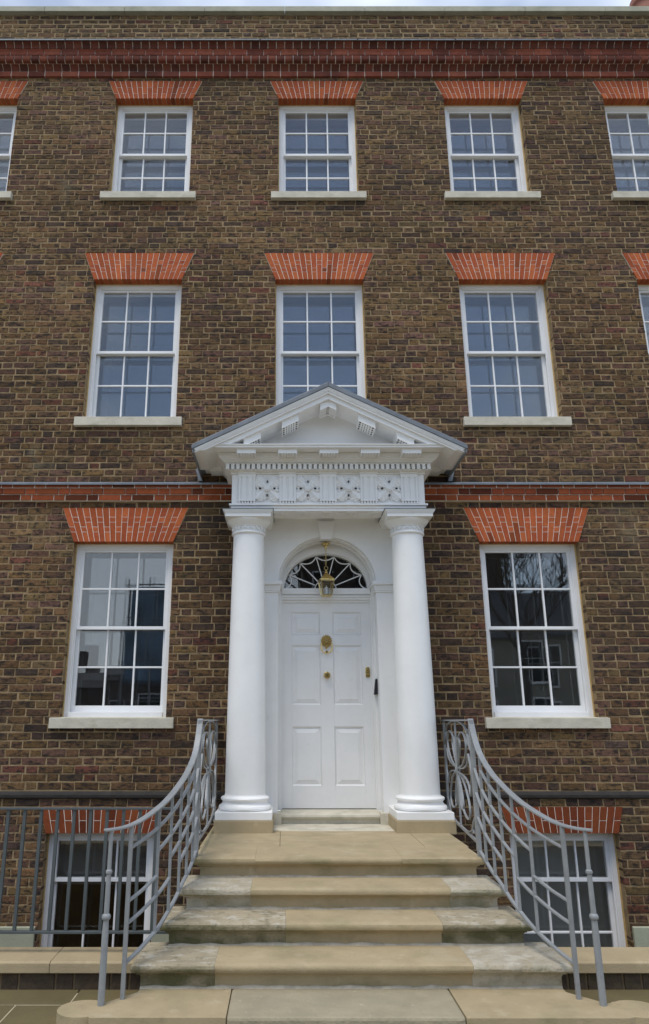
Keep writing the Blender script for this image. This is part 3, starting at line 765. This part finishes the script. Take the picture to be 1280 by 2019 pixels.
kb.build('black_bell_box', 'black_plastic', DS, bev=.003)

# front door, part of the house
DH = .428
dr = MB(); YD = .235
dr.box(-DH, DH, YD, YD+.05, .735, 2.607)
st = [(-DH, -.335), (-.062, .062), (.335, DH)]
rails = [(.735, .925), (1.445, 1.640), (2.195, 2.298), (2.515, 2.607)]
for a, b in st: dr.box(a, b, YD-.014, YD, .735, 2.607)
for z0, z1 in rails:
    dr.box(-.335, -.062, YD-.014, YD, z0, z1); dr.box(.062, .335, YD-.014, YD, z0, z1)
door = dr.build('front_door', 'white_paint', house, bev=.002)
for x0, x1 in ((-.335, -.062), (.062, .335)):
    for z0, z1 in ((.925, 1.445), (1.640, 2.195), (2.298, 2.515)):
        p = MB(); e, g = .014, .052
        A = [(x0+.002, z0+.002), (x1-.002, z0+.002), (x1-.002, z1-.002), (x0+.002, z1-.002)]
        def ins(d): return [(x0+d, z0+d), (x1-d, z0+d), (x1-d, z1-d), (x0+d, z1-d)]
        rings_ = [(ins(.001), YD-.0135), (ins(.006), YD-.010), (ins(.013), YD-.001), (ins(.018), YD-.0008), (ins(.020), YD-.002), (ins(.050), YD-.0115), (ins(.053), YD-.0145)]
        vs = [(x, y, z) for lp, y in rings_ for x, z in lp]; fs = []
        for k in range(len(rings_)-1):
            for m_ in range(4): fs.append((k*4+(m_+1) % 4, k*4+m_, k*4+4+m_, k*4+4+(m_+1) % 4)[::-1])
        fs.append(tuple(range(len(vs)-4, len(vs)))); p.add(vs, fs); p.build('door_panel', 'white_paint', door)
# lion-mask knocker
kn = MB(); kz = 2.235; ky = YD-.014
def disc(mb, cx, cz, rx, rz, y0, y1, n=16): mb.prism([(cx + rx*math.cos(2*math.pi*k/n), cz + rz*math.sin(2*math.pi*k/n)) for k in range(n)], y0, y1)
disc(kn, 0, kz, .050, .056, ky-.008, ky)
for rr, nn, y, s_ in ((.047, 15, -.020, .0085), (.034, 12, -.030, .0075), (.021, 8, -.038, .0065)):
    for k in range(nn):
        a = 2*math.pi*k/nn; disc(kn, rr*math.cos(a), kz + rr*1.12*math.sin(a), s_, s_, ky+y, ky-.005, 6)
disc(kn, 0, kz-.004, .015, .018, ky-.046, ky-.01, 10); disc(kn, 0, kz-.012, .009, .007, ky-.054, ky-.02, 8)
kn.prism([(-.024, kz-.040), (0, kz-.078), (.024, kz-.040)], ky-.016, ky)
KN = kn.build('door_knocker', 'brass', door, bev=.002)
hoop = [(-.044, ky-.022, kz-.022), (-.047, ky-.026, kz-.045), (-.044, ky-.028, kz-.075), (-.030, ky-.028, kz-.094), (0, ky-.028, kz-.100), (.030, ky-.028, kz-.094), (.044, ky-.028, kz-.075), (.047, ky-.026, kz-.045), (.044, ky-.022, kz-.022)]
hb = MB(); hb.bar([(x_*1.12, y_, kz + (z_-kz)*1.12) for x_, y_, z_ in hoop], .013, .013, up=(0, 1, 0), n=8); disc(hb, 0, kz-.102, .013, .011, ky-.036, ky-.016, 10); hb.build('knocker_hoop', 'brass', KN, smooth=True)
kb = MB()
for r_, y0, y1, n in ((.034, -.008, 0, 8), (.016, -.03, -.008, 10), (.032, -.050, -.030, 8), (.024, -.058, -.050, 8)): kb.prism([(r_*math.cos(2*math.pi*(k+.5)/n), 1.915 + r_*math.sin(2*math.pi*(k+.5)/n)) for k in range(n)], ky+y0, ky+y1)
kb.build('door_knob', 'brass', door, bev=.003)
lk = MB(); lk.prism([(.372, 1.895), (.404, 1.895), (.409, 1.905), (.409, 1.975), (.400, 1.990), (.376, 1.990), (.367, 1.975), (.367, 1.905)], ky-.012, ky)
disc(lk, .388, 1.962, .016, .016, ky-.022, ky-.01, 14); lk.box(.370, .406, ky-.030, ky-.012, 1.918, 1.930); lk.build('door_lock', 'brass', door, bev=.002)
# threshold
MB().prism_x([(.02, .622), (.02, .668), (-.006, .676), (-.014, .690), (-.010, .706), (.006, .716), (.10, .7275), (.32, .7275), (.32, .622)], -.440, .440).build('threshold', 'sill_stone', house, bev=.002)

# ------------------------------------------------------------------ brass lantern
LY = .085
lan = thing('hanging_lantern', (0, LY, 2.64), 'small brass glazed lantern hanging on a chain in the door arch', 'lantern')
MB().lathe([(.012, 3.120), (.014, 3.140), (.030, 3.150), (.044, 3.162), (.046, 3.172), (.030, 3.178)], 0, LY, 20).build('ceiling_rose', 'brass', lan, smooth=True)
MB().lathe([(.006, 3.165), (.006, 3.215)], 0, LY, 8).build('hook_stem', 'brass', lan)
ch = MB(); z = 3.118; k = 0
while z > 2.945:
    lp = []
    for m_ in range(10):
        a = 2*math.pi*m_/10; u, w_ = .0075*math.cos(a), .0135*math.sin(a)
        lp.append((u if k % 2 else 0, LY + (0 if k % 2 else u), z + w_))
    ch.bar(lp, .0042, .0042, up=(0, 1, 0) if k % 2 else (1, 0, 0), closed=True, n=6); z -= .0205; k += 1
ch.bar([(.018*math.cos(2*math.pi*m_/14), LY, 2.925 + .018*math.sin(2*math.pi*m_/14)) for m_ in range(14)], .005, .005, up=(0, 1, 0), closed=True, n=6)
ch.build('chain', 'brass', lan, smooth=True)
fr = MB(); rot = R(45+9)
def lc(r, k): a = rot + math.pi/2*k; return r*math.cos(a), LY + r*math.sin(a)
fr.lathe([(.004, 2.912), (.010, 2.905), (.006, 2.895), (.016, 2.885), (.014, 2.874), (.022, 2.868)], 0, LY, 14)
def fru(mb, r0, z0, r1, z1):
    vs = [(*lc(r0, k), z0) for k in range(4)] + [(*lc(r1, k), z1) for k in range(4)]
    mb.add(vs, [(3,2,1,0),(4,5,6,7)] + [(k, (k+1) % 4, 4+(k+1) % 4, 4+k) for k in range(4)])
fru(fr, .098, 2.800, .098, 2.812); fru(fr, .090, 2.812, .070, 2.832); fru(fr, .068, 2.832, .026, 2.866); fru(fr, .092, 2.792, .092, 2.800)
fru(fr, .058, 2.652, .060, 2.662); fru(fr, .064, 2.646, .064, 2.652)
for k in range(4):
    a, b = Vector((*lc(.060, k), 2.66)), Vector((*lc(.090, k), 2.795)); fr.bar([a, b], .010, .010, up=(0, 1, .1))
LF = fr.build('lantern_frame', 'brass', lan, bev=.001)
for k in range(4):
    q = [(*lc(.058, k), 2.662), (*lc(.058, k+1), 2.662), (*lc(.088, k+1), 2.792), (*lc(.088, k), 2.792)]
    c_ = Vector((0, LY, 2.72)); inn = [tuple(Vector(p) + (c_-Vector(p))*.03) for p in q]
    MB().add(q + inn, [(0,1,2,3),(7,6,5,4)] + [((m_+1) % 4, m_, 4+m_, 4+(m_+1) % 4) for m_ in range(4)]).build('lantern_pane', 'glass', LF)
MB().lathe([(.017, 2.664), (.017, 2.735), (.004, 2.742), (.003, 2.755)], 0, LY, 12).build('candle_tube', 'sash_paint', lan)

# ------------------------------------------------------------------ stone steps
steps = thing('stone_steps', (-.06, -2.2, -.02), 'flight of worn buff sandstone steps with rounded nosings leading to the white door', 'steps')
RZ, TR = .1265, .28; SX = -.05; Z0 = .632; NY = [-1.605, -1.885, -2.155, -2.445]
def stone(xa, xb, yf, yb, zt, m, el=False, er=False, ext=(0, 0)):
    # nosing: torus, fillet, set-back riser; ends return round the flight
    prof = [(.030, 0), (.014, -.002), (.004, -.010), (0, -.023), (.003, -.036), (.012, -.045), (.024, -.048), (.030, -.048), (.030, -.056), (.040, -.058), (.046, -.064), (.050, -.074), (.050, -RZ-.006)]
    vs = []; fs = []; n = len(prof)
    for o_, dz in prof:
        l = xa + (o_ if el else .0005); r_ = xb - (o_ if er else .0005); f = yf + o_
        w = .0015
        vs += [(l, yb, zt+dz), (l, f + jit(w), zt+dz+jit(.0008)), (lerp(l, r_, .33), f + jit(w), zt+dz+jit(.0012)), (lerp(l, r_, .67), f + jit(w), zt+dz+jit(.0012)), (r_, f + jit(w), zt+dz+jit(.0008)), (r_, yb, zt+dz)]
    for k in range(n-1):
        for j_ in range(5): a = k*6+j_; fs.append((a, a+6, a+7, a+1))
        a = k*6; fs.append((a+5, a+11, a+6, a))
    fs += [(0, 1, 2, 3, 4, 5)]
    vs_l = len(vs); fs.append(tuple(range(vs_l-1, vs_l-7, -1)))
    return MB().add(vs, fs).build('step_stone', m, steps, smooth=True)
def px_x(px, y, z):      # helper used while laying out joints
    return px
S_, W_, MO, G_ = 'step_sandstone', 'worn_limestone', 'mossy_limestone', 'grey_slab'
half = [.965, 1.014, 1.077, 1.179]
joints = [[(-.60, S_), (.37, S_), (None, S_)], [(-.615, W_), (.62, S_), (None, W_)], [(-.40, MO), (.505, S_), (None, MO)], [(-.78, MO), (.60, S_), (None, W_)]]
for k in range(4):
    xa, xb = SX-half[k], SX+half[k]; yf = NY[k]; zt = Z0 - k*RZ; x = xa
    yb = yf + TR + .12 if k else -1.17
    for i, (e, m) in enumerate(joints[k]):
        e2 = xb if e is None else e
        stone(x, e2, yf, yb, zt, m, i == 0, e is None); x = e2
for k in range(4):
    hw = half[min(k+1, 3)] if k < 3 else 1.13
    cf = MB(); n_ = 26; zt = Z0-(k+1)*RZ; yy = NY[k]+.050; vs = []; fs = []
    for i in range(n_+1):
        x = lerp(SX-half[k]+.05, SX+half[k]-.05, i/n_); hgt = rnd.uniform(.006, .019); dep = rnd.uniform(.006, .016)
        vs += [(x, yy-dep, zt), (x, yy-dep*.3, zt+hgt*.8), (x, yy+.004, zt+hgt)]
    for i in range(n_):
        a = i*3; fs += [(a, a+3, a+4, a+1), (a+1, a+4, a+5, a+2)]
    cf.add(vs, fs).build('cement_fillet', 'cement', steps)
for i, (a, b, y0, y1, m) in enumerate(((SX-.965, -.44, -1.1685, -.40, S_), (-.438, .60, -1.1685, -.415, S_), (.602, SX+.965, -1.1685, -.40, S_),
                                   (-.50, .50, -.413, .03, 'sill_stone'), (SX-.965, -.502, -.398, -.02, S_), (.502, SX+.965, -.398, -.02, W_))):
    MB().box(a+.0004, b-.0004, y0, y1, .52, Z0-.0005).build('landing_slab', m, steps, bev=.001)
cr_ = MB()
for k in range(4):
    hw = half[k]-.04; cr_.box(SX-hw, SX+hw, NY[k]+.05, -.02 if k == 0 else NY[k-1]+.055, -1.3 if k == 0 else -.2, Z0-(k+1)*RZ-.008)
cr_.build('step_core', 'dwarf_brick', steps)
# bottom platform with scrolled ends
def lobe(s):
    # outline from the riser foot out round the scroll, in (x from the flight's axis, y)
    pts = [(1.13, -2.36), (1.13, -2.45), (1.165, -2.49), (1.21, -2.535), (1.25, -2.58), (1.275, -2.606), (1.292, -2.602), (1.312, -2.58)]
    cx, cy, r_ = 1.395, -2.675, .115
    for k in range(15):
        a = R(128 - 17.5*k); pts.append((cx + r_*1.08*math.cos(a), cy + r_*math.sin(a)))
    pts.append((1.30, -2.792))
    return [(SX + s*x + (.035 if s < 0 and x > 1.3 else 0), y) for x, y in pts]
def plat(poly, m):
    n = len(poly); cx = sum(p[0] for p in poly)/n; cy = sum(p[1] for p in poly)/n
    area = sum(poly[i][0]*poly[(i+1) % n][1] - poly[(i+1) % n][0]*poly[i][1] for i in range(n))
    if area < 0: poly = poly[::-1]
    return MB().slab(poly, -.04, Z0-4*RZ).build('platform_stone', m, steps, bev=.014)
plat([(-.69, -2.36)] + lobe(-1) + [(-.69, -2.792)], 'step_sandstone')
plat([(-.688, -2.36), (.468, -2.36), (.468, -2.792), (-.688, -2.792)], 'grey_slab')
plat([(.47, -2.36)] + lobe(1) + [(.47, -2.792)], 'step_sandstone')

# ------------------------------------------------------------------ wrought iron handrails
RY = [-2.655, -2.635, -2.60, -2.55, -2.45, -2.256, -1.955, -1.70, -1.55]
RX = [1.275, 1.245, 1.20, 1.155, 1.105, 1.040, .990, .958, .945]
HY = [-2.655, -2.635, -2.60, -2.55, -2.45, -2.29, -2.10, -1.88, -1.74, -1.66, -1.60, -1.57, -1.55]
HZ = [.940, .938, .940, .950, .975, 1.022, 1.080, 1.165, 1.245, 1.310, 1.390, 1.450, 1.512]
LWY = [-2.55, -2.41, -2.20, -2.0, -1.90, -1.75, -1.60, -1.57]
LWZ = [.283, .330, .402, .475, .530, .580, .655, .668]
def handrail(s, label):
    root = thing('iron_handrail', (SX + s*1.15, -2.6, .126), label, 'handrail', 'grey iron handrails flanking the steps')
    X = lambda y: SX + s*interp(y, RY, RX) - (.035*max(0, min(1, (-1.7-y)/.8)) if s < 0 else 0)
    P = lambda y, t: (X(y), y, lerp(interp(y, HY, HZ), interp(y, LWY, LWZ), t))
    ys = [-1.55 - k*(2.655-1.55)/44 for k in range(45)]
    # smooth the tabulated lines
    def smooth(pts, it=5):
        pts = [Vector(p) for p in pts]
        for _ in range(it): pts = [pts[0]] + [(pts[i-1]+pts[i]*2+pts[i+1])/4 for i in range(1, len(pts)-1)] + [pts[-1]]
        return pts
    MB().bar(smooth([P(y, 0) for y in ys]), .040, .012).build('top_rail', 'rail_paint', root, bev=.003)
    low = smooth([P(y, 1) for y in ys if y > -2.56])
    MB().bar(low, .021, .014).build('bottom_rail', 'rail_paint', root, bev=.002)
    bys = [-1.555, -1.68, -1.81, -1.96, -2.12, -2.30, -2.55]
    for f, a, b in ((.17, 1, 6), (.36, 0, 5), (.55, 0, 4), (.74, 0, 3), (.56, 5, 6), (.72, 4, 6)):
        y0, y1 = bys[a], bys[b]
        MB().bar(smooth([P(y0 + (y1-y0)*k/14, f) for k in range(15)], 3), .019, .012).build('infill_rail', 'rail_paint', root, bev=.002)
    for y in bys[1:6]:
        t0, t1 = P(y, 0), P(y, 1); MB().box(t0[0]-.0085, t0[0]+.0085, y-.007, y+.007, t1[2], t0[2]-.005).build('baluster', 'rail_paint', root, bev=.002)
    # foot bar and turned end post
    x = X(-2.55); MB().box(x-.011, x+.011, -2.561, -2.539, .124, P(-2.55, 0)[2]).build('foot_bar', 'rail_paint', root, bev=.002)
    x = X(-2.635); zt = .936
    MB().lathe([(.018,.124),(.0172,.45),(.0145,.508),(.021,.514),(.0235,.524),(.021,.534),(.014,.540),(.013,.690),(.012,.725),(.0165,.729),(.018,.736),(.0165,.743),(.011,.748),(.0105,zt)], x, -2.635, 14).build('end_post', 'rail_paint', root, smooth=True)
    # newel and the fretted panel back to the wall
    xn = SX + s*.945; nw = MB(); XW = SX + (1.075 if s > 0 else -.962)
    nw.box(xn-.014, xn+.014, -1.572, -1.544, .60, 1.505); nw.box(xn-.010, xn+.010, -1.535, -1.515, .66, 1.498)
    nw.build('newel', 'rail_paint', root, bev=.002)
    PX = lambda y: lerp(xn, XW, (y+1.52)/1.5)
    pn = MB(); y0, y1, z0, z1 = -1.51, -.06, .715, 1.495
    pn.bar([(PX(-1.53), -1.53, 1.502), (PX(-.015), -.015, 1.502)], .046, .011)
    xe = PX(y1); pn.box(xe-.010, xe+.010, y1-.020, y1, .66, 1.496); pn.bar([(PX(y0), y0, z0), (PX(y1), y1, z0)], .016, .020)
    pn.build('panel_frame', 'rail_paint', root, bev=.0015)
    fr_ = MB(); ym, zm = (y0+y1)/2, 1.13; hw = (y1-y0)/2
    def cur(pts):
        pts = [Vector((PX(ym + u*hw), ym + u*hw, v)) for u, v in pts]
        for _ in range(3):                          # corner cutting
            q = [pts[0]]
            for a, b in zip(pts, pts[1:]): q += [a*.75+b*.25, a*.25+b*.75]
            q.append(pts[-1]); pts = q
        fr_.bar(pts, .009, .014, up=(1, 0, 0))
    cur([(-.96, 1.30), (-.80, 1.44), (-.45, 1.49), (0, 1.495)]); cur([(.96, 1.30), (.80, 1.44), (.45, 1.49), (0, 1.495)])
    cur([(-.96, .86), (-.80, .76), (-.45, .72), (0, .715)]); cur([(.96, .86), (.80, .76), (.45, .72), (0, .715)])
    for q in (-1, 1):
        cur([(0, zm), (q*.10, 1.28), (q*.25, 1.41), (q*.62, 1.42), (q*.74, 1.30), (q*.45, 1.18), (0, zm)])
        cur([(0, zm), (q*.10, .98), (q*.25, .84), (q*.62, .80), (q*.74, .90), (q*.45, 1.06), (0, zm)])
        cur([(0, zm+.02), (q*.40, zm+.02), (q*.72, zm+.06), (q*.80, zm+.14)]); cur([(0, zm-.02), (q*.40, zm-.02), (q*.72, zm-.06), (q*.80, zm-.14)])
        cur([(q*.80, zm+.14), (q*.97, zm), (q*.80, zm-.14)])
    for q in (-1, 1):
        cur([(0, zm), (q*.04, 1.25), (q*.10, 1.36), (q*.24, 1.38), (q*.30, 1.30), (0, zm)]); cur([(0, zm), (q*.04, 1.0), (q*.10, .88), (q*.24, .84), (q*.30, .92), (0, zm)])
        cur([(q*.96, 1.30), (q*.80, 1.36), (q*.84, 1.44)]); cur([(q*.96, .86), (q*.80, .80), (q*.84, .75)])
    cur([(0, zm), (.0, 1.25), (0, 1.49)]); cur([(0, zm), (.0, .95), (0, .715)])
    fr_.build('panel_fret', 'rail_paint', root)
    bs = MB(); bs.lathe([(.004, zm-.07), (.016, zm-.03), (.022, zm), (.016, zm+.03), (.004, zm+.07)], PX(ym), ym, 12); bs.build('panel_boss', 'rail_paint', root, smooth=True)
handrail(-1, 'grey painted iron handrail sweeping down the steps beside the dark area railing')
handrail(1, 'grey painted iron handrail sweeping down the steps on the side without area railing')

# ------------------------------------------------------------------ area walls, railing
for s, lab, gl_ in ((-1, 'low brick area wall with buff stone coping carrying the dark railing', 0), (1, 'low brick area wall with buff stone coping and no railing on it', 0)):
    aw = thing('area_wall', (s*2.6, -1.9, 0), lab, 'low wall', 'area walls either side of the steps')
    x0, x1 = (-5.3, -1.06) if s < 0 else (.93, 5.3)
    MB().box(x0, x1, -1.985, -1.80, -1.3, .085).build('wall_core', 'mortar', aw)
    x = x0; k = 0
    while x < x1:
        w = .215 if k % 2 else .108
        b = min(x+w, x1); q = MB()
        if b-x > .03:
            q.box(x+.006, b-.006, -1.994+jit(.003), -1.9, -.02, .078, (1, 1, 1)); q.build('brick', 'dwarf_brick', aw, bev=.004)
        x += w; k += 1
    e = x0; cuts = [-3.6, -2.65, -1.777] if s < 0 else [2.05, 3.1, 4.1]
    for c in cuts + [x1]:
        MB().prism_x([(-2.028, .086), (-2.028, .138), (-2.015, .147), (-1.76, .152), (-1.76, .086)], e+.001, c-.001).build('coping', 'sandstone', aw, bev=.004); e = c
ar = thing('area_railing', (-2.2, -1.88, .15), 'dark grey iron railing of plain vertical bars in front of the basement window', 'railing')
RYY = -1.88
MB().box(-5.3, -1.085, RYY-.018, RYY+.018, .957, .969).build('top_rail', 'railing_paint', ar, bev=.002)
MB().box(-5.3, -1.075, RYY-.016, RYY+.016, .257, .271).build('bottom_rail', 'railing_paint', ar, bev=.002)
x = -1.216
bm = MB().box(-.0095, .0095, -.0095, .0095, .0, .688).mesh('bar', 'railing_paint')
while x > -5.25:
    link('bar', bm, ar, (x, RYY, .270)); x -= .1045
for x in (-4.4, -2.95): MB().box(x-.014, x+.014, RYY-.014, RYY+.014, .15, .957).build('standard', 'railing_paint', ar, bev=.002)

# ------------------------------------------------------------------ chimney pot seen over the parapet
cp = thing('chimney', (4.95, 1.4, 9.6), 'terracotta chimney pot showing over the parapet coping at the right edge', 'chimney')
MB().box(4.55, 5.35, 1.1, 1.8, 8.5, 11.2).build('stack', 'far_brick', cp)
MB().lathe([(.19, 11.2), (.17, 11.25), (.165, 11.62), (.20, 11.65), (.20, 11.74), (.15, 11.78)], 4.93, 1.35, 24).build('pot', 'clay', cp, smooth=True)

# ------------------------------------------------------------------ houses across the street, seen in the window glass
def far_house(x0, x1, y, h, wm, rm_, label, rows, cols, roof, net=False):
    t = thing('street_house', ((x0+x1)/2, y, -.1), label, 'house', 'houses across the street')
    MB().box(x0, x1, y-9, y, -.1, h).build('wall', wm, t)
    rf = MB()
    rf.prism_x([(y+.3, h), (y-1.2, h+roof), (y-7.8, h+roof), (y-9.3, h)], x0-.1, x1+.1); rf.build('roof', rm_, t)
    for r_ in range(rows):
        for c in range(cols):
            xc = lerp(x0, x1, (c+.5)/cols); zc = .9 + r_*(h-.6)/rows
            w = MB(); w.box(xc-.62, xc+.62, y, y+.06, zc-.1, zc+1.75); F = w.build('window', 'sash_paint', t)
            p = MB()
            for i in (0, 1):
                for j_ in (0, 1): p.box(xc-.54+.55*i, xc-.54+.55*i+.52, y+.061, y+.07, zc+.02+.84*j_, zc+.02+.84*j_+.80)
            p.build('pane', 'dark_void', F)
    return t
A_ = far_house(-8.2, .5, -30, 6.2, 'far_brick', 'far_slate', 'dark brick house wrapped in blue scaffold netting reflected in the window glass', 2, 4, 1.4)
nt = MB()
nt.box(-8.3, -1.2, -28.9, -28.84, 3.2, 8.0); nt.build('scaffold_netting', 'far_net', A_)
sp = MB()
for k in range(6): x = -8.4 + k*1.42; sp.box(x-.04, x+.04, -28.82, -28.74, -.1, 8.5)
for z in (2.2, 4.2, 6.2, 8.1): sp.box(-8.5, -1.1, -28.73, -28.66, z-.03, z+.03)
sp.build('scaffold_poles', 'far_steel', A_)
D_ = far_house(.6, 5.1, -31, 10.5, 'far_brick', 'far_slate', 'tall dark brick house reflected in the fanlight over the door', 3, 2, 1.5)
B_ = far_house(5.2, 20, -30, 5.6, 'far_cream', 'far_slate', 'cream rendered house with dark mansard roof reflected in the window glass', 2, 5, 2.6)
MB().box(10.2, 11.6, -33, -31.6, 8, 10.4).build('chimney_stack', 'far_brick', B_)
C_ = far_house(-34, -12, -52, 4.6, 'far_brick', 'far_slate', 'low distant terrace reflected at the foot of the window glass', 1, 6, 1.2)
MB().box(-17.2, -16.2, -55, -54, 5, 7.6).build('chimney_stack', 'far_brick', C_)

# ------------------------------------------------------------------ bare street trees behind the camera, seen in the window glass
mat('bark', (.07, .058, .045), .95, var=.3, scale=9, bump=.6, bscale=30)
def bare_tree(x, y, h, label):
    t = thing('street_tree', (x, y, -.1), label, 'tree', 'bare trees across the street')
    tk = MB(); br = MB(); r2 = random.Random(int(x*10))
    base = Vector((x, y, -.1)); top = Vector((x+.2, y, h*.42))
    tk.bar([base, base.lerp(top, .5) + Vector((.08, 0, 0)), top], .30, .30, up=(0, 1, 0), n=8); T = tk.build('trunk', 'bark', t, smooth=True)
    def grow(p, d, L, r_, lev):
        mid = p + d*L*.5 + Vector((r2.uniform(-.1, .1), r2.uniform(-.1, .1), .05))*L; e = p + d*L
        br.bar([p, mid, e], r_, r_, up=(0, 1, 0), n=5)
        if lev == 0: return
        for k in range(3 if lev > 1 else 4):
            nd = (d + Vector((r2.uniform(-.8, .8), r2.uniform(-.8, .8), r2.uniform(-.1, .6)))).normalized()
            grow(e if k else mid, nd, L*r2.uniform(.55, .8), r_*.58, lev-1)
    for k in range(5):
        a = 2*math.pi*k/5 + r2.uniform(-.3, .3); grow(top, Vector((math.cos(a)*.6, math.sin(a)*.6, 1)).normalized(), h*.24, .15, 4)
    br.build('crown', 'bark', t)
bare_tree(9.0, -22, 9.5, 'bare winter tree standing before the cream house across the street')
bare_tree(1.6, -24, 10.5, 'bare winter tree standing before the tall dark brick house across the street')
